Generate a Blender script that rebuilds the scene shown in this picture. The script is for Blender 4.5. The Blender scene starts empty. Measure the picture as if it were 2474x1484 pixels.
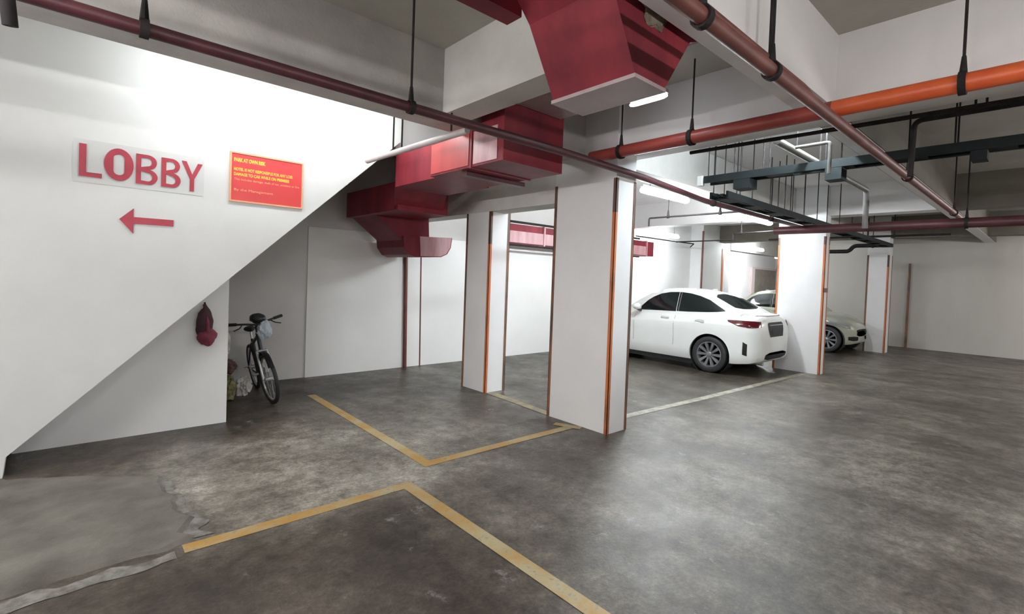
import bpy, bmesh, math, random
import numpy as np
from mathutils import Vector, Matrix, noise
from mathutils.bvhtree import BVHTree
random.seed(7)
PI = math.pi
scene = bpy.context.scene
COL = scene.collection

# ------------------------------------------------------------------ camera
cam_d = bpy.data.cameras.new('camera')
cam = bpy.data.objects.new('camera', cam_d)
COL.objects.link(cam)
YAW, PIT, ROL, FPX = math.radians(47.7777), math.radians(-1.3439), math.radians(2.1235), 1184.39
fw = Vector((math.cos(YAW)*math.cos(PIT), math.sin(YAW)*math.cos(PIT), math.sin(PIT)))
rt = Vector((math.sin(YAW), -math.cos(YAW), 0))
up = rt.cross(fw)
r2 = math.cos(ROL)*rt + math.sin(ROL)*up
u2 = -math.sin(ROL)*rt + math.cos(ROL)*up
cam.matrix_world = Matrix(((r2.x, u2.x, -fw.x, 0), (r2.y, u2.y, -fw.y, 0), (r2.z, u2.z, -fw.z, 1.6), (0, 0, 0, 1)))
cam_d.sensor_width = 36
cam_d.sensor_fit = 'HORIZONTAL'
cam_d.lens = FPX*36/2474
cam_d.shift_x = -23.04/2474
cam_d.shift_y = -44.99/2474
cam_d.clip_start = 0.05
cam_d.clip_end = 200
scene.camera = cam

# ------------------------------------------------------------------ world, exposure
wd = bpy.data.worlds.new('world')
scene.world = wd
wd.use_nodes = True
wd.node_tree.nodes['Background'].inputs[0].default_value = (0.6, 0.65, 0.7, 1)
wd.node_tree.nodes['Background'].inputs[1].default_value = 0.02
vs = scene.view_settings
vs.view_transform = 'Standard'
vs.look = 'None'
vs.gamma = 1
vs.use_curve_mapping = False
vs.exposure = 0.6
scene.cycles.use_denoising = True
scene.cycles.max_bounces = 8
scene.cycles.diffuse_bounces = 5
scene.cycles.sample_clamp_indirect = 6
LAMP = 105.0       # radiance of the fluorescent diffusers
ROOM = 120.0      # radiance of the unseen fill tubes on the near side of the car park
STAIR = 20.0      # radiance of the tube behind the beam by the stair wall

# ------------------------------------------------------------------ materials
def lin(r, g, b):
    f = lambda c: ((c/255+0.055)/1.055)**2.4 if c/255 > 0.04045 else c/255/12.92
    return (f(r), f(g), f(b), 1)

class NT:
    def __init__(s, name):
        s.m = bpy.data.materials.new(name)
        s.m.use_nodes = True
        s.t = s.m.node_tree
        s.b = s.t.nodes['Principled BSDF']
    def n(s, kind, **kw):
        x = s.t.nodes.new(kind)
        for k, v in kw.items():
            if k.startswith('i_'):
                key = k[2:]
                key = int(key) if key.isdigit() else key.replace('_', ' ')
                x.inputs[key].default_value = v
            else:
                setattr(x, k, v)
        return x
    def l(s, a, b):
        s.t.links.new(a, b)
    def coord(s, scale=(1, 1, 1), loc=(0, 0, 0)):
        g = s.n('ShaderNodeNewGeometry')
        mp = s.n('ShaderNodeMapping')
        mp.inputs['Scale'].default_value = scale
        mp.inputs['Location'].default_value = loc
        s.l(g.outputs['Position'], mp.inputs['Vector'])
        return mp.outputs[0]
    def noise(s, vec, scale, detail=5, rough=0.55):
        x = s.n('ShaderNodeTexNoise')
        x.inputs['Scale'].default_value = scale
        x.inputs['Detail'].default_value = detail
        x.inputs['Roughness'].default_value = rough
        s.l(vec, x.inputs['Vector'])
        return x.outputs['Fac']
    def ramp(s, fac, stops):
        x = s.n('ShaderNodeValToRGB')
        e = x.color_ramp.elements
        while len(e) < len(stops):
            e.new(0.5)
        for k, (p, c) in enumerate(stops):
            e[k].position = p
            e[k].color = c if len(c) == 4 else (*c, 1)
        s.l(fac, x.inputs[0])
        return x.outputs[0]
    def mix(s, fac, a, b, mode='MIX'):
        x = s.n('ShaderNodeMix', data_type='RGBA', blend_type=mode)
        for src, k in ((fac, 0), (a, 6), (b, 7)):
            if hasattr(src, 'links'):
                s.l(src, x.inputs[k])
            else:
                x.inputs[k].default_value = src
        return x.outputs[2]
    def bump(s, h, strength=0.2, dist=0.01):
        x = s.n('ShaderNodeBump')
        x.inputs['Strength'].default_value = strength
        x.inputs['Distance'].default_value = dist
        s.l(h, x.inputs['Height'])
        s.l(x.outputs[0], s.b.inputs['Normal'])

def g3(v):
    return (v, v, v, 1)

def mat_mottled(name, c0, c1, scale=2.0, rough=0.6, bump=0.05, metal=0.0, stretch=(1, 1, 1), spec=0.5, fine=40):
    t = NT(name)
    v = t.coord(stretch)
    f = t.noise(v, scale, 6, 0.6)
    col = t.ramp(f, [(0.3, c0), (0.7, c1)])
    t.l(col, t.b.inputs['Base Color'])
    t.b.inputs['Roughness'].default_value = rough
    t.b.inputs['Metallic'].default_value = metal
    t.b.inputs['Specular IOR Level'].default_value = spec
    if bump:
        t.bump(t.noise(v, fine, 4, 0.6), bump, 0.01)
    return t.m

def mat_two(name, ca, cb, lo, hi, scale, rough=0.5, stretch=(1, 1, 1), spec=0.5):
    """paint ca worn through to cb where a noise is high"""
    t = NT(name)
    v = t.coord(stretch)
    f = t.noise(v, scale, 7, 0.65)
    m = t.ramp(f, [(lo, g3(0)), (hi, g3(1))])
    col = t.mix(m, ca, cb)
    t.l(col, t.b.inputs['Base Color'])
    t.b.inputs['Roughness'].default_value = rough
    t.b.inputs['Specular IOR Level'].default_value = spec
    t.bump(t.noise(v, 30, 3), 0.08, 0.005)
    return t.m

M = {}
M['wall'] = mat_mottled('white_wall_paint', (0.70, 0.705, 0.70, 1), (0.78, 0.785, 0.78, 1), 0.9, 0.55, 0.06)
M['panel'] = mat_mottled('pale_panel_paint', (0.80, 0.80, 0.785, 1), (0.86, 0.86, 0.845, 1), 0.9, 0.5, 0.05)
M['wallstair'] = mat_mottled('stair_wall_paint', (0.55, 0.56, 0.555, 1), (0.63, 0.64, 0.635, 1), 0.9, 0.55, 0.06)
M['beamraw'] = mat_mottled('stained_concrete_beam', (0.33, 0.315, 0.305, 1), (0.52, 0.50, 0.48, 1), 1.8, 0.75, 0.2)
M['wallgrey'] = mat_mottled('grey_wall_paint', (0.60, 0.585, 0.57, 1), (0.68, 0.665, 0.65, 1), 1.1, 0.6, 0.06)
M['pillar'] = mat_mottled('pillar_paint', (0.72, 0.715, 0.72, 1), (0.80, 0.795, 0.80, 1), 1.2, 0.5, 0.05)
M['back'] = mat_mottled('grey_white_wall_paint', (0.46, 0.435, 0.40, 1), (0.56, 0.535, 0.50, 1), 0.7, 0.65, 0.06, stretch=(1, 1, 0.35))
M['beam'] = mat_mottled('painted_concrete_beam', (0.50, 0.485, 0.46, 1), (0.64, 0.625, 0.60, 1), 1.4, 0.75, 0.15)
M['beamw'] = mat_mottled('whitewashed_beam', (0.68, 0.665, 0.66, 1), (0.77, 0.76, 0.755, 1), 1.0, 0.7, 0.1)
M['slab'] = mat_mottled('raw_concrete_slab', (0.36, 0.345, 0.305, 1), (0.48, 0.465, 0.42, 1), 1.1, 0.85, 0.2)
M['duct'] = mat_mottled('red_painted_duct', (0.14, 0.018, 0.028, 1), (0.25, 0.030, 0.042, 1), 1.6, 0.5, 0.06, stretch=(2.5, 2.5, 0.5), spec=0.2)
M['duct2'] = mat_mottled('bright_red_duct', (0.36, 0.028, 0.030, 1), (0.48, 0.05, 0.05, 1), 2.0, 0.38, 0.05, stretch=(2.5, 2.5, 0.5))
M['ductpale'] = mat_mottled('pale_pink_duct', (0.40, 0.18, 0.20, 1), (0.60, 0.38, 0.40, 1), 2.2, 0.42, 0.05, stretch=(3, 3, 0.5))
M['ductunder'] = mat_mottled('unpainted_duct_seam', (0.30, 0.22, 0.23, 1), (0.46, 0.38, 0.38, 1), 3, 0.35, 0.05)
M['maroon'] = mat_mottled('maroon_pipe_paint', (0.055, 0.016, 0.022, 1), (0.11, 0.03, 0.036, 1), 6, 0.45, 0.03)
M['redbrown'] = mat_mottled('red_brown_pipe_paint', (0.11, 0.034, 0.028, 1), (0.19, 0.058, 0.046, 1), 6, 0.5, 0.03)
M['orangepipe'] = mat_mottled('orange_red_pipe_paint', (0.58, 0.085, 0.028, 1), (0.70, 0.13, 0.038, 1), 5, 0.4, 0.03)
M['redpipe'] = mat_mottled('red_pipe_paint', (0.19, 0.030, 0.026, 1), (0.30, 0.05, 0.038, 1), 5, 0.4, 0.03)
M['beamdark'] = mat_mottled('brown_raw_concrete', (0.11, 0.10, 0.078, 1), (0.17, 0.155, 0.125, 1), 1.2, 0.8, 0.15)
M['rod'] = mat_mottled('dark_steel_rod', (0.018, 0.016, 0.017, 1), (0.034, 0.03, 0.03, 1), 12, 0.75, 0.02, spec=0.1)
M['greypipe'] = mat_mottled('grey_conduit', (0.11, 0.105, 0.10, 1), (0.16, 0.155, 0.145, 1), 6, 0.5, 0.02)
M['palepipe'] = mat_mottled('pale_trunking', (0.40, 0.35, 0.35, 1), (0.50, 0.45, 0.45, 1), 6, 0.5, 0.02)
M['tray'] = mat_mottled('black_cable_tray', (0.004, 0.007, 0.008, 1), (0.010, 0.014, 0.015, 1), 5, 0.65, 0.03, spec=0.2)
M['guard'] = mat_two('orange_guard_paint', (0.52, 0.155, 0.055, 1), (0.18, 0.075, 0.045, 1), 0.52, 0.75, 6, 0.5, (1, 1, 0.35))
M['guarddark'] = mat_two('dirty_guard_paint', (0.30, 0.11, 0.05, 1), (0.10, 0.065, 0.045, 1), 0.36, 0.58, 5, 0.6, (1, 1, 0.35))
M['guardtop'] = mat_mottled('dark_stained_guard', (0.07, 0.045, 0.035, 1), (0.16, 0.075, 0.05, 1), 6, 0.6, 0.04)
M['red'] = mat_mottled('red_sign_letter', (0.33, 0.025, 0.05, 1), (0.40, 0.04, 0.065, 1), 8, 0.4, 0.0)
M['letterback'] = mat_mottled('pale_letter_backing', (0.52, 0.53, 0.525, 1), (0.57, 0.58, 0.575, 1), 3, 0.5, 0.0)
M['board'] = mat_mottled('red_notice_board', (0.55, 0.045, 0.05, 1), (0.62, 0.055, 0.055, 1), 5, 0.35, 0.0)
M['boardframe'] = mat_mottled('gold_board_edge', (0.60, 0.30, 0.16, 1), (0.70, 0.38, 0.22, 1), 6, 0.35, 0.0)
M['yellowprint'] = mat_mottled('yellow_print', (0.80, 0.45, 0.06, 1), (0.86, 0.55, 0.08, 1), 8, 0.4, 0.0)
M['paleprint'] = mat_mottled('pale_orange_print', (0.80, 0.33, 0.16, 1), (0.84, 0.40, 0.2, 1), 8, 0.4, 0.0)
M['rubber'] = mat_mottled('black_rubber', (0.010, 0.010, 0.011, 1), (0.018, 0.018, 0.019, 1), 10, 0.7, 0.02)
M['blackplastic'] = mat_mottled('black_plastic', (0.014, 0.014, 0.015, 1), (0.026, 0.026, 0.027, 1), 10, 0.4, 0.02)
M['alloy'] = mat_mottled('alloy_grey', (0.20, 0.205, 0.22, 1), (0.28, 0.285, 0.30, 1), 6, 0.3, 0.0, metal=0.6)
M['steel'] = mat_mottled('galvanised_steel', (0.38, 0.38, 0.38, 1), (0.5, 0.5, 0.5, 1), 6, 0.35, 0.0, metal=0.7)
M['maroonbag'] = mat_mottled('maroon_cloth', (0.13, 0.02, 0.035, 1), (0.22, 0.035, 0.06, 1), 18, 0.8, 0.2)
M['darkcloth'] = mat_mottled('dark_plum_cloth', (0.035, 0.012, 0.02, 1), (0.06, 0.02, 0.03, 1), 18, 0.8, 0.2)
M['olive'] = mat_mottled('olive_sack', (0.10, 0.095, 0.035, 1), (0.26, 0.24, 0.12, 1), 12, 0.8, 0.3)
M['whitebag'] = mat_mottled('white_plastic_bag', (0.55, 0.53, 0.50, 1), (0.72, 0.70, 0.68, 1), 9, 0.4, 0.3)
M['bluegrey'] = mat_mottled('blue_grey_bag', (0.28, 0.33, 0.38, 1), (0.42, 0.47, 0.52, 1), 9, 0.5, 0.2)
M['browncloth'] = mat_mottled('brown_cloth', (0.10, 0.05, 0.045, 1), (0.18, 0.10, 0.09, 1), 12, 0.8, 0.2)
M['torn'] = mat_mottled('torn_insulation', (0.09, 0.07, 0.05, 1), (0.24, 0.20, 0.15, 1), 14, 0.9, 0.4)
M['door'] = mat_mottled('grey_brown_door', (0.24, 0.215, 0.18, 1), (0.32, 0.29, 0.25, 1), 3, 0.6, 0.02)
M['doorframe'] = mat_mottled('pinkish_door_frame', (0.66, 0.56, 0.55, 1), (0.72, 0.62, 0.61, 1), 3, 0.5, 0.02)

def mat_plain(name, c, rough, metal=0, spec=0.5, coat=0):
    t = NT(name)
    v = t.coord()
    f = t.noise(v, 3.0, 3)
    col = t.ramp(f, [(0.3, tuple(x*0.95 for x in c[:3])), (0.7, c)])
    t.l(col, t.b.inputs['Base Color'])
    t.b.inputs['Roughness'].default_value = rough
    t.b.inputs['Metallic'].default_value = metal
    t.b.inputs['Specular IOR Level'].default_value = spec
    t.b.inputs['Coat Weight'].default_value = coat
    t.b.inputs['Coat Roughness'].default_value = 0.05
    return t.m
M['carwhite'] = mat_plain('white_car_paint', (0.74, 0.75, 0.73, 1), 0.3, coat=0.8)
M['carsilver'] = mat_plain('pale_olive_silver_car_paint', (0.42, 0.43, 0.35, 1), 0.32, metal=0.25, coat=0.8)
M['glass'] = mat_plain('dark_tinted_glass', (0.012, 0.018, 0.02, 1), 0.06, spec=0.8)
M['taillight'] = mat_plain('red_tail_lamp', (0.16, 0.012, 0.02, 1), 0.12, spec=0.8)
M['headlight'] = mat_plain('clear_head_lamp', (0.45, 0.47, 0.45, 1), 0.1, spec=0.8)
M['chrome'] = mat_plain('chrome', (0.7, 0.7, 0.7, 1), 0.12, metal=1)
M['plate'] = mat_plain('number_plate_black', (0.02, 0.02, 0.02, 1), 0.4)

def mat_lit(key, c, e):
    t = NT('lit_'+key)
    t.b.inputs['Base Color'].default_value = (0.9, 0.9, 0.9, 1)
    t.b.inputs['Emission Color'].default_value = c
    t.b.inputs['Emission Strength'].default_value = e
    M[key] = t.m
mat_lit('lit', (0.91, 0.97, 1.0, 1), LAMP)
mat_lit('litroom', (1.0, 0.975, 0.96, 1), ROOM)
mat_lit('litstair', (0.95, 0.99, 1.0, 1), STAIR)
mat_lit('litcool', (0.82, 0.94, 1.0, 1), LAMP*1.9)
mat_lit('litlow', (0.88, 0.95, 1.0, 1), 20.0)
mat_lit('litnear', (0.91, 0.97, 1.0, 1), LAMP*1.35)
mat_lit('litalcove', (0.95, 0.96, 1.0, 1), LAMP*2.2)
mat_lit('litside', (1.0, 0.985, 0.975, 1), ROOM*1.55)
mat_lit('litdim', (1.0, 0.975, 0.95, 1), ROOM*0.5)
M['batten'] = mat_mottled('white_batten', (0.7, 0.7, 0.7, 1), (0.76, 0.76, 0.76, 1), 4, 0.4, 0)

# floor: worn power-floated concrete
t = NT('worn_concrete_floor')
v = t.coord()
vs_ = t.coord((1.0, 0.8, 1))
big = t.noise(v, 0.33, 4, 0.5)
med = t.noise(vs_, 1.7, 7, 0.68)
fin = t.noise(v, 9.0, 6, 0.7)
c1 = t.ramp(med, [(0.30, (0.042, 0.037, 0.033)), (0.48, (0.086, 0.079, 0.071)), (0.68, (0.160, 0.152, 0.140))])
c2 = t.ramp(big, [(0.35, (0.70, 0.66, 0.62)), (0.65, (1.20, 1.20, 1.20))])
c3 = t.mix(1.0, c1, c2, 'MULTIPLY')
c4 = t.ramp(fin, [(0.32, (0.55, 0.54, 0.53)), (0.68, (1.40, 1.40, 1.40))])
c5 = t.mix(1.0, c3, c4, 'MULTIPLY')
spk = t.ramp(t.noise(v, 38.0, 5, 0.8), [(0.34, (0.62, 0.60, 0.58)), (0.66, (1.36, 1.36, 1.36))])
c5 = t.mix(1.0, c5, spk, 'MULTIPLY')
c5 = t.mix(1.0, c5, (1.16, 1.12, 1.05, 1), 'MULTIPLY')
sx = t.n('ShaderNodeSeparateXYZ')
wob = t.n('ShaderNodeMix', data_type='VECTOR')
nz = t.n('ShaderNodeTexNoise')
nz.inputs['Scale'].default_value = 1.1
nz.inputs['Detail'].default_value = 5
t.l(v, nz.inputs['Vector'])
ad_ = t.n('ShaderNodeVectorMath', operation='MULTIPLY_ADD')
t.l(nz.outputs['Color'], ad_.inputs[0])
ad_.inputs[1].default_value = (0.9, 0.9, 0)
t.l(v, ad_.inputs[2])
t.l(ad_.outputs[0], sx.inputs[0])
def band(sock, lo, hi):
    x = t.n('ShaderNodeMapRange', interpolation_type='SMOOTHSTEP')
    x.inputs['From Min'].default_value = lo
    x.inputs['From Max'].default_value = hi
    t.l(sock, x.inputs['Value'])
    return x.outputs['Result']
def mul(a, b):
    x = t.n('ShaderNodeMath', operation='MULTIPLY')
    t.l(a, x.inputs[0])
    t.l(b, x.inputs[1])
    return x.outputs[0]
# oily bay floor inside the near yellow corner, dusty strip between the bays
oily = mul(band(sx.outputs[0], 2.5, 1.9), band(sx.outputs[1], 3.75, 3.3))
dusty = mul(mul(band(sx.outputs[0], 0.7, 1.2), band(sx.outputs[0], 4.2, 2.8)), mul(band(sx.outputs[1], 3.5, 3.9), band(sx.outputs[1], 6.1, 5.2)))
c5 = t.mix(oily, c5, t.mix(1.0, c5, (0.55, 0.495, 0.46, 1), 'MULTIPLY'))
c5 = t.mix(dusty, c5, t.mix(1.0, c5, (2.05, 2.15, 2.25, 1), 'MULTIPLY'))
def vmax(a, b):
    x = t.n('ShaderNodeMath', operation='MAXIMUM')
    t.l(a, x.inputs[0])
    t.l(b, x.inputs[1])
    return x.outputs[0]
# darker brown floor along the under-stair wall, the back bay and the far wall
darkfloor = vmax(mul(band(sx.outputs[1], 5.15, 5.55), band(sx.outputs[0], 2.3, 1.6)), mul(band(sx.outputs[1], 6.2, 7.1), band(sx.outputs[0], 4.9, 4.4)))
darkfloor = vmax(darkfloor, band(sx.outputs[0], 15.2, 16.6))
c5 = t.mix(darkfloor, c5, t.mix(1.0, c5, (0.52, 0.47, 0.44, 1), 'MULTIPLY'))
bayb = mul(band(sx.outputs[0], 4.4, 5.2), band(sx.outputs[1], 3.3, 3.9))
c5 = t.mix(bayb, c5, t.mix(1.0, c5, (0.56, 0.55, 0.51, 1), 'MULTIPLY'))  # bay floor darkened to offset the bright lamps over it
scr = t.noise(vs_, 4.2, 8, 0.75)
sm = t.ramp(scr, [(0.60, g3(0)), (0.72, g3(1))])
c6 = t.mix(sm, c5, (0.26, 0.255, 0.245, 1))
t.l(c6, t.b.inputs['Base Color'])
rr = t.ramp(t.noise(vs_, 2.4, 6, 0.7), [(0.32, g3(0.28)), (0.68, g3(0.50))])
t.l(rr, t.b.inputs['Roughness'])
t.b.inputs['Specular IOR Level'].default_value = 0.36
t.bump(t.noise(v, 22, 6, 0.75), 0.28, 0.012)
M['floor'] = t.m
M['screed'] = mat_mottled('rough_screed', (0.075, 0.067, 0.056, 1), (0.20, 0.19, 0.165, 1), 2.6, 0.6, 0.3)
M['screedpale'] = mat_two('pale_worn_screed', (0.24, 0.23, 0.215, 1), (0.10, 0.092, 0.08, 1), 0.40, 0.62, 11, 0.6)
# worn yellow road paint
t = NT('worn_yellow_paint')
v = t.coord()
f1 = t.noise(v, 3.0, 7, 0.7)
m1 = t.ramp(f1, [(0.40, g3(0)), (0.62, g3(1))])
ca = t.mix(m1, (0.42, 0.235, 0.045, 1), (0.42, 0.36, 0.22, 1))
f2 = t.noise(v, 12.0, 6, 0.75)
m2 = t.ramp(f2, [(0.56, g3(0)), (0.72, g3(1))])
cb = t.mix(m2, ca, (0.17, 0.155, 0.13, 1))
t.l(cb, t.b.inputs['Base Color'])
t.b.inputs['Roughness'].default_value = 0.5
M['yellow'] = t.m
M['yellowfaint'] = mat_two('very_worn_yellow_paint', (0.30, 0.235, 0.12, 1), (0.16, 0.145, 0.12, 1), 0.42, 0.62, 7, 0.5)
M['whiteline'] = mat_two('worn_pale_paint', (0.34, 0.31, 0.24, 1), (0.17, 0.16, 0.14, 1), 0.42, 0.62, 7, 0.5)

# ------------------------------------------------------------------ mesh helpers
def link(name, me, m=None, parent=None, smooth=False):
    o = bpy.data.objects.new(name, me)
    COL.objects.link(o)
    if m is not None:
        me.materials.append(m)
    if parent is not None:
        o.parent = parent
    if smooth:
        for p in me.polygons:
            p.use_smooth = True
    return o

def fin(bm, name, m, parent=None, smooth=False, bevel=0.0, angle=0.6):
    if bevel:
        es = [e for e in bm.edges if len(e.link_faces) == 2 and e.calc_face_angle(0) > angle]
        bmesh.ops.bevel(bm, geom=es, offset=bevel, segments=2, affect='EDGES', clamp_overlap=True)
    bmesh.ops.recalc_face_normals(bm, faces=bm.faces)
    me = bpy.data.meshes.new(name)
    bm.to_mesh(me)
    bm.free()
    o = link(name, me, m, parent)
    if smooth:
        for p in me.polygons:
            p.use_smooth = True
        try:
            me.set_sharp_from_angle(angle=math.radians(38))
        except Exception:
            pass
    return o

def add_box(bm, x0, x1, y0, y1, z0, z1, mtx=None):
    vs = [bm.verts.new((x, y, z)) for x in (x0, x1) for y in (y0, y1) for z in (z0, z1)]
    if mtx is not None:
        for q in vs:
            q.co = mtx @ q.co
    for f in ((0, 1, 3, 2), (4, 6, 7, 5), (0, 4, 5, 1), (2, 3, 7, 6), (0, 2, 6, 4), (1, 5, 7, 3)):
        bm.faces.new([vs[i] for i in f])
    return vs

def box(name, m, x0, x1, y0, y1, z0, z1, parent=None, bevel=0.0):
    bm = bmesh.new()
    add_box(bm, x0, x1, y0, y1, z0, z1)
    return fin(bm, name, m, parent, bevel=bevel)

def add_prism(bm, pts, d, close=True):
    """pts: list of 3D points (a planar polygon), d: extrusion vector"""
    d = Vector(d)
    a = [bm.verts.new(p) for p in pts]
    b = [bm.verts.new(Vector(p)+d) for p in pts]
    n = len(pts)
    bm.faces.new(a)
    bm.faces.new(b[::-1])
    for i in range(n):
        bm.faces.new((a[i], b[i], b[(i+1) % n], a[(i+1) % n]))

def prism(name, m, pts, d, parent=None, bevel=0.0):
    bm = bmesh.new()
    add_prism(bm, pts, d)
    return fin(bm, name, m, parent, bevel=bevel)

def bend(pts, r=0.08, n=5):
    """round the inner corners of a polyline"""
    pts = [Vector(p) for p in pts]
    out = [pts[0]]
    for a, b, c in zip(pts, pts[1:], pts[2:]):
        u, w = (a-b), (c-b)
        k = min(r, u.length*0.45, w.length*0.45)
        p, q = b+u.normalized()*k, b+w.normalized()*k
        for i in range(n+1):
            s = i/n
            out.append((1-s)**2*p + 2*s*(1-s)*b + s*s*q)
    out.append(pts[-1])
    return out

def add_tube(bm, pts, r, n=12, caps=True):
    pts = [Vector(p) for p in pts]
    rs = r if isinstance(r, (list, tuple)) else [r]*len(pts)
    t0 = (pts[1]-pts[0]).normalized()
    ref = Vector((0, 0, 1)) if abs(t0.z) < 0.9 else Vector((1, 0, 0))
    u = t0.cross(ref).normalized()
    rings = []
    for i, p in enumerate(pts):
        tg = (pts[min(i+1, len(pts)-1)]-pts[max(i-1, 0)]).normalized()
        u = (u - tg*u.dot(tg)).normalized()
        w = tg.cross(u)
        rings.append([bm.verts.new(p + rs[i]*(math.cos(2*PI*k/n)*u + math.sin(2*PI*k/n)*w)) for k in range(n)])
    for a, b in zip(rings, rings[1:]):
        for k in range(n):
            bm.faces.new((a[k], a[(k+1) % n], b[(k+1) % n], b[k]))
    if caps:
        bm.faces.new(rings[0][::-1])
        bm.faces.new(rings[-1])

def tube(name, m, pts, r, parent=None, n=12):
    bm = bmesh.new()
    add_tube(bm, pts, r, n)
    return fin(bm, name, m, parent, smooth=True)

def add_lathe(bm, prof, n=32, mtx=None, closed=False):
    """prof: (radius, height) pairs about the x axis"""
    rings = []
    for r, h in prof:
        ring = []
        for k in range(n):
            a = 2*PI*k/n
            p = Vector((h, r*math.cos(a), r*math.sin(a)))
            ring.append(bm.verts.new(mtx @ p if mtx else p))
        rings.append(ring)
    seq = list(zip(rings, rings[1:]))
    if closed:
        seq.append((rings[-1], rings[0]))
    for a, b in seq:
        for k in range(n):
            bm.faces.new((a[k], a[(k+1) % n], b[(k+1) % n], b[k]))
    if not closed:
        if prof[0][0] > 1e-5:
            bm.faces.new(rings[0][::-1])
        if prof[-1][0] > 1e-5:
            bm.faces.new(rings[-1])

def blob(name, m, c, rad, amp=0.25, freq=4.0, seed=0, parent=None, flat=None, sub=4):
    bm = bmesh.new()
    bmesh.ops.create_icosphere(bm, subdivisions=sub, radius=1)
    for q in bm.verts:
        d = q.co.copy()
        k = 1 + amp*noise.fractal(d*freq*0.5+Vector((seed*3.1, seed, 0)), 1.0, 2.0, 4)
        q.co = Vector((d.x*rad[0]*k, d.y*rad[1]*k, d.z*rad[2]*k))+Vector(c)
        if flat is not None and q.co.z < flat:
            q.co.z = flat
    return fin(bm, name, m, parent, smooth=True)

def tag(o, label=None, cat=None, group=None, kind=None):
    if label:
        o['label'] = label
    if cat:
        o['category'] = cat
    if group:
        o['group'] = group
    if kind:
        o['kind'] = kind
    return o

def empty(name, loc, label=None, cat=None, group=None, kind=None, rotz=0.0):
    o = bpy.data.objects.new(name, None)
    COL.objects.link(o)
    o.location = loc
    o.rotation_euler = (0, 0, rotz)
    o.empty_display_size = 0.1
    return tag(o, label, cat, group, kind)

def at(parent):
    """keep the child's world placement although the parent stands elsewhere"""
    bpy.context.view_layer.update()
    inv = parent.matrix_world.inverted()
    for c in parent.children:
        c.matrix_parent_inverse = inv

# ------------------------------------------------------------------ room shell
SL = 3.474   # slab underside
BZ = 2.934   # beam soffit
S = 'structure'
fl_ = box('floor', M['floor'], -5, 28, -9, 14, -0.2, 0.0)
tag(fl_, 'worn grey concrete car park floor with pale scuffs', 'floor', kind=S)
ceil = box('ceiling', M['slab'], -5, 28, -9, 14, SL, SL+0.2)
tag(ceil, 'raw grey brown concrete ceiling slab between the beams', 'ceiling', kind=S)

for x0, x1, y0, y1 in ((4.57, 10.24, 1.42, 3.47), (4.43, 10.24, 3.85, 7.44), (10.61, 15.29, 3.85, 7.44)):
    tag(box('lit_bay', M['beamw'], x0, x1, y0, y1, SL-0.004, SL, ceil), 'slab stretch coloured pale to look brightly lit')  # pale sheets under the slab stand in for lamplight on it

def zdiag(x):
    return 0.16+(x+0.36)*(3.06-0.16)/(2.68+0.36)
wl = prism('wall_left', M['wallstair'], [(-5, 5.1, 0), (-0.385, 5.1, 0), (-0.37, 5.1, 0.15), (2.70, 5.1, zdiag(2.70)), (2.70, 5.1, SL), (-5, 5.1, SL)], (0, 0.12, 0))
tag(wl, 'white stair side wall with a diagonal lower edge', 'wall', kind=S)
# sloping underside of the stair flight behind the white side wall
box('landing_wall', M['wall'], 2.70, 4.11, 5.22, 5.34, 2.97, SL, wl)
st = prism('trim_1', M['wall'], [(-0.34, 5.22, 0.185), (2.66, 5.22, zdiag(2.66)+0.0), (2.66, 5.22, zdiag(2.66)+0.18), (-0.34, 5.22, 0.36)], (0, 1.3, 0))
tag(st, 'sloping stair soffit behind the white side wall', 'stair', kind=S)
ws = prism('wall_under_stair', M['wall'], [(-0.38, 5.70, 0), (1.15, 5.70, 0), (1.15, 5.70, zdiag(1.15)+0.02), (-0.38, 5.70, 0.15)], (0, 0.1, 0))
tag(ws, 'shaded white wall under the stair with a cloth bag on it', 'wall', kind=S)
wb = prism('wall_back', M['wallgrey'], [(-5, 7.45, 0), (7.75, 7.45, 0), (7.75, 7.45, SL), (-5, 7.45, SL)], (0, 0.15, 0))
box('pale_panel', M['panel'], 2.50, 7.74, 7.43, 7.451, 0.0, 2.22, wb)  # paler wall colour; its top edge stands for the beam's shadow line
tag(wb, 'grey and white back wall behind the bicycle and the bent red duct', 'wall', kind=S)
bm = bmesh.new()
add_box(bm, 7.75, 14.2, 7.85, 8.0, 0, SL)
add_box(bm, 7.62, 7.75, 7.6, 8.0, 0, SL)
add_box(bm, 14.2, 14.35, 7.45, 8.0, 0, SL)
wr = fin(bm, 'wall_recess', M['wall'])
tag(wr, 'white recessed wall in front of the white sedan', 'wall', kind=S)
bm = bmesh.new()
add_box(bm, 14.35, 16.1, 7.47, 7.75, 0, SL)
wp = fin(bm, 'wall_pier', M['wall'])
tag(wp, 'white wall pier with an orange edge left of the bright alcove', 'wall', kind=S)
box('corner_guard', M['guard'], 15.52, 15.62, 7.455, 7.471, 0, 2.75, wp)
wa = box('wall_alcove', M['wall'], 14, 28, 10.4, 10.6, 0, SL)
tag(wa, 'brightly lit white wall at the end of the far alcove', 'wall', kind=S)
wa2 = box('wall_alcove_pier', M['wall'], 21.0, 22.6, 9.9, 10.4, 0, SL)
tag(wa2, 'bright white pier in the far alcove beside the door', 'wall', kind=S)
d1 = box('door_1', M['door'], 25.0, 28, 10.36, 10.42, 0.0, 2.42)
tag(d1, 'grey brown doorway in the bright alcove wall behind the cars', 'door', kind=S)
bm = bmesh.new()
add_box(bm, 24.65, 25.0, 10.3, 10.42, 0, 2.52)
add_box(bm, 25.0, 28, 10.3, 10.42, 2.42, 2.52)
fin(bm, 'door_frame', M['doorframe'], d1)
wf = box('wall_right', M['back'], 17.45, 17.6, -9, 5.45, 0, SL)
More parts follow.
